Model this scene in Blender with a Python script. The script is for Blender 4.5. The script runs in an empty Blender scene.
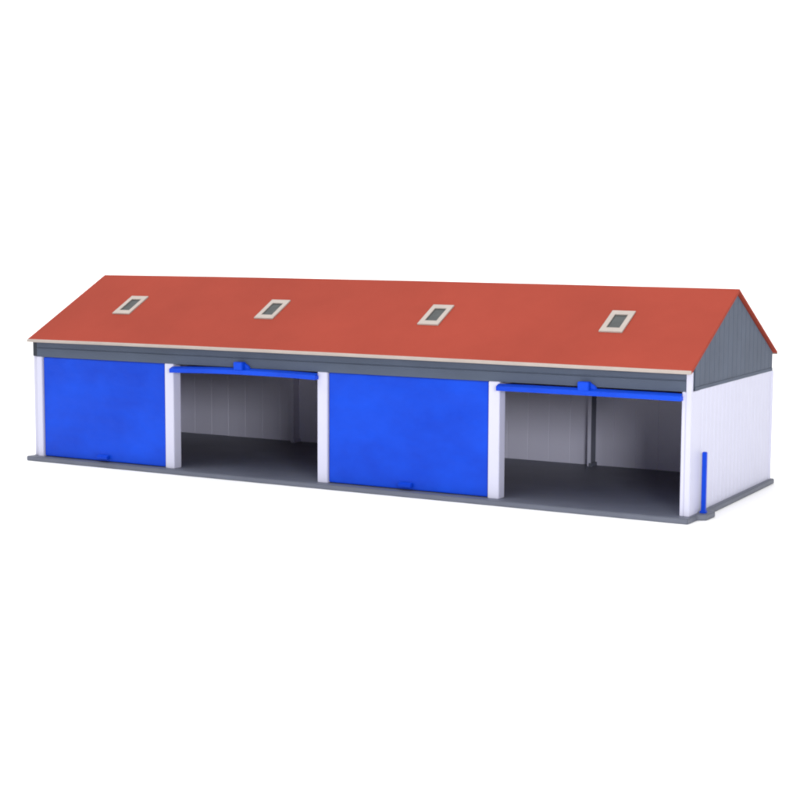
import bpy, bmesh, math, random
from mathutils import Vector, Matrix

scene = bpy.context.scene
random.seed(4)
MM = 0.001
BT = 2.2            # thickness of the model's base plate; z = 0 in model millimetres is its top

# ---------------------------------------------------------------- camera
CAM = (513.29, -570.03, 106.67)
YAW, PITCH, ROLL = math.radians(-29.0055), math.radians(-6.0864), math.radians(0.2388)
F = Vector((math.sin(YAW) * math.cos(PITCH), math.cos(YAW) * math.cos(PITCH), math.sin(PITCH)))
Rt = Vector((math.cos(YAW), -math.sin(YAW), 0))
Up = Rt.cross(F)
R2 = Rt * math.cos(ROLL) + Up * math.sin(ROLL)
U2 = -Rt * math.sin(ROLL) + Up * math.cos(ROLL)
cd = bpy.data.cameras.new('camera')
cam = bpy.data.objects.new('camera', cd)
scene.collection.objects.link(cam)
cd.sensor_width = 36
cd.lens = 1600.92 / 800 * 36
cd.clip_start = 0.01
cd.clip_end = 50
M4 = Matrix((R2, U2, -F)).transposed().to_4x4()
M4.translation = Vector((CAM[0], CAM[1], CAM[2] + BT)) * MM
cam.matrix_world = M4
scene.camera = cam

# ---------------------------------------------------------------- world, lamps, exposure
w = bpy.data.worlds.new('World')
scene.world = w
w.use_nodes = True
bg = w.node_tree.nodes['Background']
bg.inputs[0].default_value = (1, 1, 1, 1)
bg.inputs[1].default_value = 0.585


def area(name, loc, target, size, power, col=(1, 1, 1)):
    l = bpy.data.lights.new(name, 'AREA')
    l.shape = 'RECTANGLE'
    l.size, l.size_y = size
    l.energy = power
    l.color = col
    o = bpy.data.objects.new(name, l)
    scene.collection.objects.link(o)
    o.location = loc
    o.rotation_euler = (Vector(target) - Vector(loc)).to_track_quat('-Z', 'Y').to_euler()
    return o


area('overhead_softbox', (-0.85, -0.4, 2.6), (-0.1, 0.0, 0), (4.5, 4.5), 140)
area('front_softbox', (0.68, -0.55, 0.165), (0.24, 0.07, 0.02), (0.16, 0.10), 2.8)
vs = scene.view_settings
vs.view_transform = 'Standard'
vs.look = 'None'
vs.gamma = 1
vs.exposure = 0
vs.use_curve_mapping = False
scene.cycles.max_bounces = 10
scene.cycles.diffuse_bounces = 6
scene.render.filter_size = 1.5
scene.cycles.filter_width = 2.2


# ---------------------------------------------------------------- materials
def material(name, col, rough=0.5, var=0.06, vscale=40, bump=0.0, bscale=400, col2=None, spec=0.4, stretch=(1, 1, 1),
             bumpdist=0.0002):
    m = bpy.data.materials.new(name)
    m.use_nodes = True
    nt = m.node_tree
    b = nt.nodes['Principled BSDF']
    b.inputs['Roughness'].default_value = rough
    b.inputs['Specular IOR Level'].default_value = spec
    tc = nt.nodes.new('ShaderNodeTexCoord')
    mp = nt.nodes.new('ShaderNodeMapping')
    mp.inputs['Scale'].default_value = stretch
    nt.links.new(tc.outputs['Object'], mp.inputs[0])
    n = nt.nodes.new('ShaderNodeTexNoise')
    n.inputs['Scale'].default_value = vscale
    n.inputs['Detail'].default_value = 5
    n.inputs['Roughness'].default_value = 0.6
    nt.links.new(mp.outputs[0], n.inputs['Vector'])
    r = nt.nodes.new('ShaderNodeValToRGB')
    r.color_ramp.elements[0].position = 0.3
    r.color_ramp.elements[1].position = 0.7
    c2 = col2 if col2 else tuple(min(1, c * (1 + var)) for c in col)
    c1 = tuple(c * (1 - var) for c in col)
    r.color_ramp.elements[0].color = (*c1, 1)
    r.color_ramp.elements[1].color = (*c2, 1)
    nt.links.new(n.outputs['Fac'], r.inputs[0])
    nt.links.new(r.outputs[0], b.inputs['Base Color'])
    if bump:
        n2 = nt.nodes.new('ShaderNodeTexNoise')
        n2.inputs['Scale'].default_value = bscale
        n2.inputs['Detail'].default_value = 3
        nt.links.new(mp.outputs[0], n2.inputs['Vector'])
        bp = nt.nodes.new('ShaderNodeBump')
        bp.inputs['Strength'].default_value = bump
        bp.inputs['Distance'].default_value = bumpdist
        nt.links.new(n2.outputs['Fac'], bp.inputs['Height'])
        nt.links.new(bp.outputs[0], b.inputs['Normal'])
    return m


WHITE = material('white_plastic', (0.525, 0.525, 0.645), 0.5, 0.02, 30, 0.15, 900)
CREAM = material('cream_card_edge', (0.37, 0.32, 0.29), 0.7, 0.06, 120)
SLATE = material('slate_grey_plastic', (0.069, 0.086, 0.125), 0.6, 0.10, 60, 0.3, 700, spec=0.2, stretch=(.4, 1, 1))
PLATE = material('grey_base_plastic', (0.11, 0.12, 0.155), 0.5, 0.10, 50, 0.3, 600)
RED = material('red_roof_card', (0.285, 0.045, 0.028), 0.85, 0.07, 22, 0.35, 500, spec=0.1)
BLUE = material('glossy_blue_plastic', (0.002, 0.044, 0.50), 0.4, 0.13, 26, 0.7, 60, col2=(0.003, 0.062, 0.60), spec=0.17,
                stretch=(1, 1, 1.5), bumpdist=0.0009)
NOTCH_SHADE = material('notch_shade_dark', (0.03, 0.036, 0.048), 0.6, 0.1, 60, spec=0.2)  # near-black that paints the shade in the notches under the eave
GLASS = material('smoky_skylight_glass', (0.022, 0.027, 0.028), 0.3, 0.45, 160, spec=0.22)
PAPER = material('white_studio_paper', (0.95, 0.95, 0.95), 0.9, 0.0)


# ---------------------------------------------------------------- mesh helpers
class MB:
    def __init__(self):
        self.bm = bmesh.new()

    def prism(self, pts, axis, a, b):
        """extrude a polygon of 2-D points along an axis (x, y or z) from a to b"""
        def P(u, v, t):
            return {'x': (t, u, v), 'y': (u, t, v), 'z': (u, v, t)}[axis]
        va = [self.bm.verts.new(P(u, v, a)) for u, v in pts]
        vb = [self.bm.verts.new(P(u, v, b)) for u, v in pts]
        n = len(pts)
        self.bm.faces.new(va)
        self.bm.faces.new(vb[::-1])
        for i in range(n):
            self.bm.faces.new((va[i], vb[i], vb[(i + 1) % n], va[(i + 1) % n]))
        return self

    def box(self, x0, x1, y0, y1, z0, z1):
        return self.prism([(x0, y0), (x1, y0), (x1, y1), (x0, y1)], 'z', z0, z1)

    def build(self, name, mat, parent=None, bevel=0.15, seg=2):
        bm = self.bm
        bmesh.ops.recalc_face_normals(bm, faces=bm.faces)
        if bevel:
            bmesh.ops.bevel(bm, geom=[e for e in bm.edges if e.is_manifold and e.calc_face_angle(0) > 0.6],
                            offset=bevel, segments=seg, affect='EDGES', clamp_overlap=True)
        for v in bm.verts:
            v.co = Vector((v.co.x, v.co.y, v.co.z + (0 if parent is not None else 0))) * MM
        me = bpy.data.meshes.new(name)
        bm.to_mesh(me)
        bm.free()
        me.materials.append(mat)
        o = bpy.data.objects.new(name, me)
        scene.collection.objects.link(o)
        if parent is not None:
            o.parent = parent
        return o


# ---------------------------------------------------------------- setting: seamless white studio sweep
prof = [(-3.5, 0.0)]
for k in range(0, 13):
    a = math.pi / 2 * k / 12
    prof.append((1.6 + 0.7 * math.sin(a), 0.7 - 0.7 * math.cos(a)))
prof.append((2.3, 4.0))
bm = bmesh.new()
rows = []
for y, z in prof:
    rows.append([bm.verts.new((x, y, z)) for x in (-4.5, 4.5)])
for a, b in zip(rows, rows[1:]):
    f = bm.faces.new((a[0], a[1], b[1], b[0]))
    f.smooth = True
me = bpy.data.meshes.new('studio_floor')
bm.to_mesh(me)
bm.free()
me.materials.append(PAPER)
sweep = bpy.data.objects.new('studio_floor', me)
scene.collection.objects.link(sweep)
sweep['kind'] = 'structure'

# ---------------------------------------------------------------- dimensions (model millimetres)
D = 107.72          # depth
HD = 46.9           # top of doors, bottom of fascia
HE, HR = 55.04, 83.58
OE, OV = 2.74, 0.60
XL, XR = -0.9, 321.15
ROOF_XL = 0.06
PW = 4.876
BAY = 80.0

garage = bpy.data.objects.new('model_garage', None)
scene.collection.objects.link(garage)
garage.location = (0, 0, BT * MM)
garage.empty_display_size = 0.02
garage['label'] = 'long white scale model garage with red roof, two closed and two open blue doors'
garage['category'] = 'model building'

# base plate: front edge a little skewed, small foot for the blue post
MB().prism([(XL - 1.0, -2.9), (XR + 1.2, -4.7), (XR + 1.5, 5.5), (XR + 4.6, 7.2), (XR + 4.9, 16.5), (XR + 1.5, 19),
            (XR + 1.3, D + 1.3), (XL - 1.2, D + 1.3)], 'z', -BT, 0).build('base_plate', PLATE, garage, 0.3)

# front pillars, each a little proud of the doors; the outer ones stop at the corner posts
pil = [(3.0, 6.3), (BAY - PW / 2, BAY + PW / 2), (2 * BAY - PW / 2, 2 * BAY + PW / 2), (3 * BAY - PW / 2, 3 * BAY + PW / 2),
       (317.5, 319.0)]
for i, (a, b) in enumerate(pil):
    m = MB()
    m.box(a, b, -0.25, 5.0, 0.0, HD - 0.02)
    m.build('pillar', WHITE, garage, 0.2)

# fascia with a shallow board line
m = MB()
m.prism([(0.0, HD), (0.0, HD + 3.9), (0.35, HD + 4.1), (0.35, HD + 4.3), (0.0, HD + 4.5), (0.0, HE - 0.6), (2.0, HE - 0.6),
         (2.0, HD)], 'x', 3.2, 318.9)
m.build('fascia', SLATE, garage, 0)

# corner posts of the right end wall (white) reaching up to the eave
cp = MB()
cp.box(319.02, XR + 0.1, -0.1, 1.3, 0.0, HE - 0.7)
cp.build('corner_post', WHITE, garage, 0.15)
cp = MB()
cp.box(XL, 2.95, 2.2, 3.6, 0.0, HD)
cp.build('corner_post', WHITE, garage, 0.15)


# end walls: smooth frame strip near the corner, then fine vertical cladding
def end_wall(xo, sgn, name):
    """xo = outer plane, sgn = +1 when the outside is towards +x"""
    m = MB()
    xi = xo - sgn * 2.0
    pts = [(xo, 1.35 if sgn > 0 else 3.65), (xo, 9.6)]
    y = 9.6
    pts.append((xo - sgn * 0.45, 9.9))
    y = 9.9
    while y + 4.9 < D - 3.2:
        pts += [(xo - sgn * 0.45, y + 4.2), (xo - sgn * 0.64, y + 4.4), (xo - sgn * 0.64, y + 4.65), (xo - sgn * 0.45, y + 4.9)]
        y += 4.9
    pts += [(xo - sgn * 0.45, D - 1.9), (xo, D - 1.6), (xo, D), (xi, D), (xi, 1.35 if sgn > 0 else 3.65)]
    m.prism(pts, 'z', 0.0, HD - 0.02)
    return m.build(name, WHITE, garage, 0)


end_wall(XR, 1, 'side_wall')
end_wall(XL, -1, 'side_wall')

# back wall, its inner face with cladding lines; ribs at the bay lines
m = MB()
pts = [(XL + 2.02, D), (XL + 2.02, D - 1.6)]
x = XL + 6
while x + 4 < XR - 4:
    pts += [(x, D - 1.6), (x + 0.15, D - 1.48), (x + 0.35, D - 1.48), (x + 0.5, D - 1.6)]
    x += 10.6
pts += [(XR - 2.02, D - 1.6), (XR - 2.02, D)]
m.prism(pts, 'z', 0, HE - 1.0)
m.build('back_wall', WHITE, garage, 0)
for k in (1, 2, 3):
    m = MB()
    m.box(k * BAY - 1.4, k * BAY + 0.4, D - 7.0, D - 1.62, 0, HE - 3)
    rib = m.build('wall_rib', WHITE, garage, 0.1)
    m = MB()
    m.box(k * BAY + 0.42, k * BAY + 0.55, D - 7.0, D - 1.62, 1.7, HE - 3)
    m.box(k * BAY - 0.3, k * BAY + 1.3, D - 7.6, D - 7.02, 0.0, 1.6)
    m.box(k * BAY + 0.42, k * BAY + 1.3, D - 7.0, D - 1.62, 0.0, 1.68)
    m.build('rib_shade_strip', PLATE if k == 3 else WHITE, rib, 0)  # last rib's shaded right side and foot painted in grey; others stay white

# gables
for xo, s in ((XR - 0.7, 1), (0.4, -1)):
    m = MB()
    y0, y1 = 5.2, D - 0.3
    hz = lambda y: HE + (HR - HE) * ((y + OE) / (D / 2 + OE)) - 1.6
    m.prism([(y0, HD), (y1, HD), (y1, hz(D - y1)), (D / 2, HR - 1.7), (y0, hz(y0))], 'x', xo - s * 1.8, xo)
    # vertical boards over the backing, and a plain band along the bottom
    nb = 18
    for i in range(nb):
        ya = y0 + 0.15 + (y1 - y0) * i / nb
        yb = y0 - 0.15 + (y1 - y0) * (i + 1) / nb
        xs = sorted((xo - s * 0.1, xo + s * 0.14))
        top = lambda y: hz(min(y, D - y)) - 0.25
        poly = [(ya, HD + 1.5), (yb, HD + 1.5), (yb, top(yb))]
        if ya < D / 2 < yb:
            poly.append((D / 2, top(D / 2)))
        poly.append((ya, top(ya)))
        m.prism(poly, 'x', *xs)
    m.box(*(sorted((xo - s * 0.1, xo + s * 0.3))), y0, y1, HD + 0.02, HD + 1.3)
    m.build('gable', SLATE, garage, 0)
# dark blocks behind the fascia ends: shade of the notches painted in
for xa, xb in ((317.2, 318.4), (-0.3, 3.15)):
    m = MB()
    m.box(xa, xb, 2.05 if xa > 9 else 1.3, 5.15, HD + 0.05, HE - 1.2)
    m.build('notch_shade_block', NOTCH_SHADE, garage, 0)


# ---------------------------------------------------------------- roof
def bow(x):
    """the long card roof bows up a little along its length"""
    t = (x - XL) / (XR - XL)
    return 0.55 * 4 * t * (1 - t) * (0.7 + 0.6 * (1 - t)) * (0.8)


def roof_slab(front, name='roof_slope'):
    bm = bmesh.new()
    N = 24
    T = 1.3 if front else 0.8
    x0, x1 = ROOF_XL, XR + OV
    sl = math.atan2(HR - HE, D / 2 + OE)
    nrm = (-math.sin(sl), math.cos(sl))
    lo = (-OE, HE)
    hi = (D / 2, HR)
    rows = []
    for i in range(N + 1):
        x = x0 + (x1 - x0) * i / N
        b = bow(x)
        P = []
        for (y, z) in (lo, hi):
            P.append((y, z + b))
        lo_b = (lo[0] - nrm[0] * T, lo[1] - nrm[1] * T + b)
        hi_b = (D / 2, HR - T / math.cos(sl) + b)
        ring = [P[0], P[1], hi_b, lo_b]
        if not front:
            ring = [(D - y, z) for y, z in ring]
            ring[1] = (D / 2 + 0.02, ring[1][1])
            ring[2] = (D / 2 + 0.02, ring[2][1])
        rows.append([bm.verts.new((x, y, z)) for y, z in ring])
    for a, b in zip(rows, rows[1:]):
        for k in range(4):
            bm.faces.new((a[k], a[(k + 1) % 4], b[(k + 1) % 4], b[k]))
    bm.faces.new(rows[0])
    bm.faces.new(rows[-1][::-1])
    mb = MB()
    mb.bm.free()
    mb.bm = bm
    return mb.build(name, RED, garage, 0)


roof = roof_slab(True)
roof_slab(False)
# cream edging strip along both eaves
for front in (True, False):
    bm = bmesh.new()
    rows = []
    N = 24
    for i in range(N + 1):
        x = ROOF_XL - 0.02 + (XR + OV - ROOF_XL + 0.04) * i / N
        b = bow(x)
        ring = [(-OE - 0.5, HE - 0.25 + b), (-OE - 0.02, HE + 0.06 + b), (-OE - 0.02 + 0.35, HE - 1.25 + b),
                (-OE - 0.35, HE - 1.3 + b)]
        if not front:
            ring = [(D - y, z) for y, z in ring]
        rows.append([bm.verts.new((x, y, z)) for y, z in ring])
    for a, b in zip(rows, rows[1:]):
        for k in range(4):
            bm.faces.new((a[k], a[(k + 1) % 4], b[(k + 1) % 4], b[k]))
    bm.faces.new(rows[0])
    bm.faces.new(rows[-1][::-1])
    mb = MB()
    mb.bm.free()
    mb.bm = bm
    mb.build('eave_strip', CREAM, garage, 0)

# skylights: frame ring on the slope with a recessed smoky pane
SL = math.atan2(HR - HE, D / 2 + OE)
SLEN = math.hypot(HR - HE, D / 2 + OE)


def slope_pt(x, v, h):
    """v in mm up the slope from the eave, h above the surface"""
    y = -OE + v * math.cos(SL) - h * math.sin(SL)
    z = HE + v * math.sin(SL) + h * math.cos(SL) + bow(x)
    return (x, y, z)


def slope_box(mb, x0, x1, v0, v1, h0, h1):
    vs_ = [mb.bm.verts.new(slope_pt(x, v, h)) for h in (h0, h1) for x, v in ((x0, v0), (x1, v0), (x1, v1), (x0, v1))]
    a, b = vs_[:4], vs_[4:]
    mb.bm.faces.new(a)
    mb.bm.faces.new(b[::-1])
    for i in range(4):
        mb.bm.faces.new((a[i], b[i], b[(i + 1) % 4], a[(i + 1) % 4]))


for cx in (37.0, 116.8, 199.2, 280.6):
    x0, x1 = cx - 4.9, cx + 4.9
    v0, v1 = 0.402 * SLEN, 0.664 * SLEN
    fw, fv = 2.1, 3.0
    m = MB()
    slope_box(m, x0, x0 + fw, v0, v1, -0.3, 0.55)
    slope_box(m, x1 - fw, x1, v0, v1, -0.3, 0.55)
    slope_box(m, x0 + fw, x1 - fw, v0, v0 + fv, -0.3, 0.55)
    slope_box(m, x0 + fw, x1 - fw, v1 - fv, v1, -0.3, 0.55)
    bmesh.ops.remove_doubles(m.bm, verts=m.bm.verts, dist=0.001)
    fr = m.build('skylight', CREAM, garage, 0)
    g = MB()
    slope_box(g, x0 + fw - 0.2, x1 - fw + 0.2, v0 + fv - 0.2, v1 - fv + 0.2, -0.25, 0.14)
    g.build('pane', GLASS, fr, 0)


# ---------------------------------------------------------------- doors
def closed_door(xa, xb):
    m = MB()
    m.box(xa, xb, 0.55, 2.1, 0.35, HD - 0.15)
    d = m.build('closed_door', BLUE, garage, 0.3)
    c = (xa + xb) / 2
    h = MB()
    h.prism([(0.5, 1.3), (-1.3, 1.3), (-1.6, 2.6), (0.5, 3.4)], 'x', c - 3.2, c + 3.2)
    h.build('handle', BLUE, d, 0.25)


closed_door(pil[0][1] + 0.35, pil[1][0] - 0.35)
closed_door(pil[2][1] + 0.35, pil[3][0] - 0.35)


def open_door(xa, xb, zc, droop, rise, fa, fb):
    """door swung up flat under the lintel, its lower rim sticking out in front of the fascia"""
    bm = bmesh.new()
    N = 20
    rows = []
    for i in range(N + 1):
        t = i / N
        x = xa + (xb - xa) * t
        z = zc + rise * 4 * t * (1 - t) - droop * (1 - t) ** 2
        xf = xa + fa + (xb + fb - xa - fa) * t
        ring = [(xf, -3.3, z - 1.0), (xf, -3.4, z + 0.6), (xf, -3.1, z + 0.85), (xf, -0.9, z + 1.6), (xf, -0.3, z + 1.6), (x, -0.1, z + 1.1), (x, 42.0, z + 1.1),
                (x, 42.0, z - 1.0), (x, -0.5, z - 1.15)]
        rows.append([bm.verts.new(q) for q in ring])
    n = 9
    for a, b in zip(rows, rows[1:]):
        for k in range(n):
            bm.faces.new((a[k], a[(k + 1) % n], b[(k + 1) % n], b[k]))
    bm.faces.new(rows[0])
    bm.faces.new(rows[-1][::-1])
    mb = MB()
    mb.bm.free()
    mb.bm = bm
    d = mb.build('open_door', BLUE, garage, 0)
    c = (xa + xb) / 2 - 0.9
    zz = zc + rise + 0.8
    h = MB()
    h.box(c - 2.4, c + 2.2, -3.25, -0.2, zz - 0.2, zz + 3.4)
    h.prism([(c + 2.1, zz - 0.2), (c + 5.0, zz - 0.2), (c + 4.4, zz + 1.6), (c + 2.1, zz + 3.0)], 'y', -1.5, -0.2)
    h.build('handle', BLUE, d, 0.25)


open_door(pil[1][1] + 0.3, pil[2][0] - 0.3, 44.75, 0.5, 0.55, -0.3, 1.0)
open_door(pil[3][1] + 0.3, pil[4][0] - 0.3, 44.65, 0.0, 0.1, -0.5, 0.8)

# ---------------------------------------------------------------- blue post beside the right end wall
post = bpy.data.objects.new('guard_post', None)
scene.collection.objects.link(post)
post.location = (323.2 * MM, 10.9 * MM, BT * MM)
post['label'] = 'slim upright blue post standing beside the white end wall'
post['category'] = 'post'
m = MB()
m.box(-0.85, 0.85, -0.85, 0.85, 0.5, 23.4)
m.build('shaft', BLUE, post, 0.25)
m = MB()
m.box(-1.2, 1.2, -1.2, 1.2, 0.0, 0.9)
m.build('foot', BLUE, post, 0.2)
